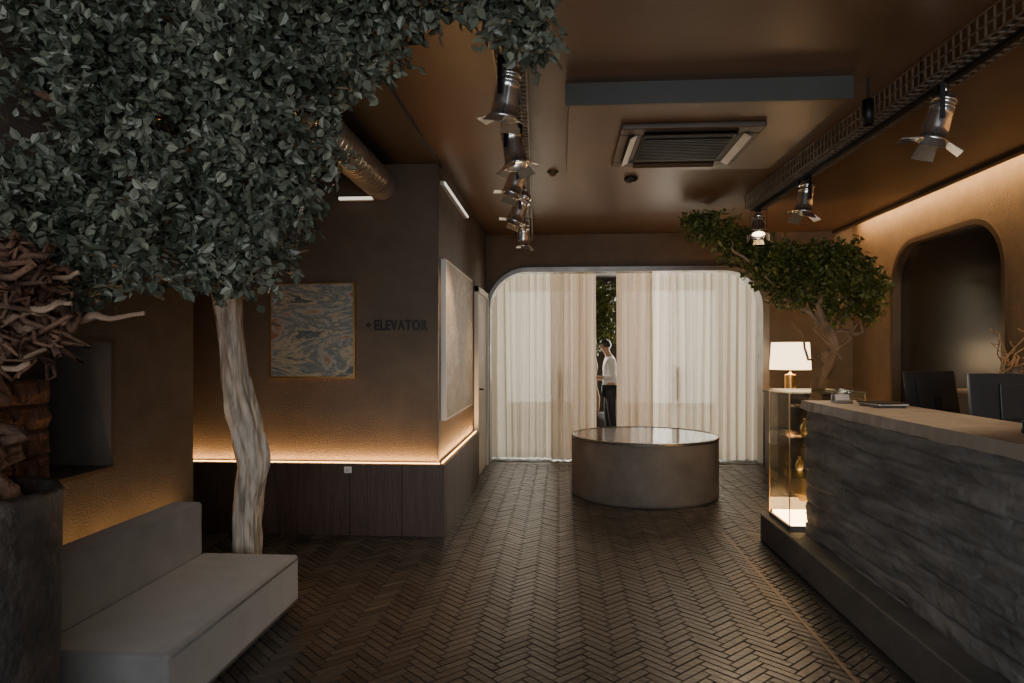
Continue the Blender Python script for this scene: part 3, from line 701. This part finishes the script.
be=[(0,1),(1,2),(2,3),(3,4),(4,5),(5,6),(6,7),(0,8),(8,9),(9,10),(10,11),(0,12),(12,13),(13,14),(14,15),(3,16),(16,17),(17,18),(18,19),(3,20),(20,21),(21,22),(22,23),(6,24)]
br=[(.12,.10),(.11,.09),(.13,.10),(.12,.09),.05,.055,.085,.07,.08,.052,.035,.03,.08,.052,.035,.03,.05,.04,.027,.03,.05,.04,.027,.03,.014]
skin('body',bv,be,br,M_skin,pr)
for hand in ((.25,.16,1.01),(.25,-.13,1.07)):
    for k in range(5):
        f,s,z=hand
        if k<4:
            dy=(k-1.5)*.02; L=[.06,.07,.065,.05][k]
            pts=[W3(f,s+dy,z),W3(f+.035,s+dy*1.1,z+.004),W3(f+.035+L*.5,s+dy*1.15,z-.005),W3(f+.03+L*.85,s+dy*1.15,z-.03)]
        else: pts=[W3(f-.02,s-.02,z+.015),W3(f+.01,s-.035,z+.035),W3(f+.035,s-.03,z+.045)]
        MB().tube(pts,taper(.009,.006,len(pts)-1),8).obj('finger' if k<4 else 'thumb',M_skin,pr,smooth=True)
cv=[bv[1],bv[2],bv[3],W3(.02,0,1.375),bv[16],bv[17],W3(.13,.175,1.005),bv[20],bv[21],W3(.13,-.155,1.04),W3(0,0,.86)]
skin('shirt',cv,[(10,0),(0,1),(1,2),(2,3),(2,4),(4,5),(5,6),(2,7),(7,8),(8,9)],[(.135,.115),(.145,.115),(.135,.105),.066,.07,.056,.042,.07,.056,.042,(.14,.12)],M_shirt,pr,0)
skin('trousers',[bv[0],bv[8],bv[9],W3(-.01,.10,.07),bv[12],bv[13],W3(-.08,-.10,.07)],[(0,1),(1,2),(2,3),(0,4),(4,5),(5,6)],[(.135,.11),.097,.068,.055,.097,.068,.055],M_trous,pr,0)
for s_,f0 in ((.10,-.03),(-.10,-.10)):
    MB().tube([W3(f0,s_,.05),W3(f0+.07,s_,.05),W3(f0+.16,s_,.035),W3(f0+.22,s_,.03)],[.045,.045,.038,.02],12).obj('shoe',M_blackp,pr,smooth=True)
vs=[];fs=[];HC=V(W3(.085,0,1.565)); na,nb=28,12
for j in range(nb+1):
    th=math.pi*.62*j/nb
    for i in range(na):
        ph=2*math.pi*i/na
        dx,dy,dz=math.sin(th)*math.cos(ph),math.sin(th)*math.sin(ph),math.cos(th)
        rr=.098 if dx>-.2 else .092
        zz=dz*.092
        if dx<-.25: zz=max(zz,.028)
        vs.append((HC.x+dx*rr+.004,HC.y+dy*.086,HC.z+zz))
for j in range(nb):
    for i in range(na):
        i2=(i+1)%na; fs.append((j*na+i,(j+1)*na+i,(j+1)*na+i2,j*na+i2))
MB().add(vs,fs).obj('hair',M_hair,pr,smooth=True)
for s_ in (.032,-.032):
    MB().lathe([(.001,.01),(.008,.006),(.01,0),(.008,-.006),(.001,-.01)],W3(.165,s_,1.555),12,cap=False).obj('eye',M_black,pr,smooth=True)

# ------------------------------------------------------------------ lighting
def area(name,loc,rot,sx,sy,e,c):
    l=bpy.data.lights.new(name,'AREA'); l.shape='RECTANGLE'; l.size=sx; l.size_y=sy; l.energy=e; l.color=c
    o=bpy.data.objects.new(name,l); o.location=loc; o.rotation_euler=rot; C.objects.link(o); return o
warm=(1,.53,.19)
area('led_front_light',(-2.15,BY-.03,.575),(math.pi,0,0),2.4,.03,15,warm)
area('led_side_light',(BX+.015,6.5,.575),(math.pi,0,0),.03,2.1,14,warm)
area('led_bench_light',(-2.30,3.2,.45),(math.pi,0,0),.05,1.9,4,warm)
struct(MB().box(-3.3,BX,BY-.035,BY-.025,.565,.570).box(BX+.01,BX+.02,BY,7.57,.565,.570).obj('trim_11',M_led))
area('cove_light',(3.56,3.6,3.06),(0,D(-35),0),.06,10.2,95,(1,.60,.26))
area('vestibule_daylight_left',(-.5,12.6,1.9),(D(-90),0,0),1.6,1.8,150,(1,.92,.80))
area('vestibule_daylight_right',(2.1,12.6,1.9),(D(-90),0,0),1.6,1.8,180,(1,.92,.80))
area('unseen_window_fill',(.2,-2.3,1.5),(D(90),0,0),5.0,2.2,155,(.95,.98,1))  # cool fill added behind the camera, standing in for unseen windows
w=bpy.data.worlds.new('w'); bpy.context.scene.world=w; w.use_nodes=True
w.node_tree.nodes['Background'].inputs[0].default_value=(.75,.85,1,1); w.node_tree.nodes['Background'].inputs[1].default_value=.6

cd=bpy.data.cameras.new('camera'); cd.sensor_width=36; cd.lens=24.0; cd.shift_y=10.5/1024
cam=bpy.data.objects.new('camera',cd); C.objects.link(cam); cam.location=(0,0,1.45)
cam.rotation_euler=(math.pi/2,0,math.atan(48/683)); bpy.context.scene.camera=cam
bpy.context.scene.view_settings.view_transform='AgX'
for o in bpy.data.objects:
    if '_o' in o: del o['_o']
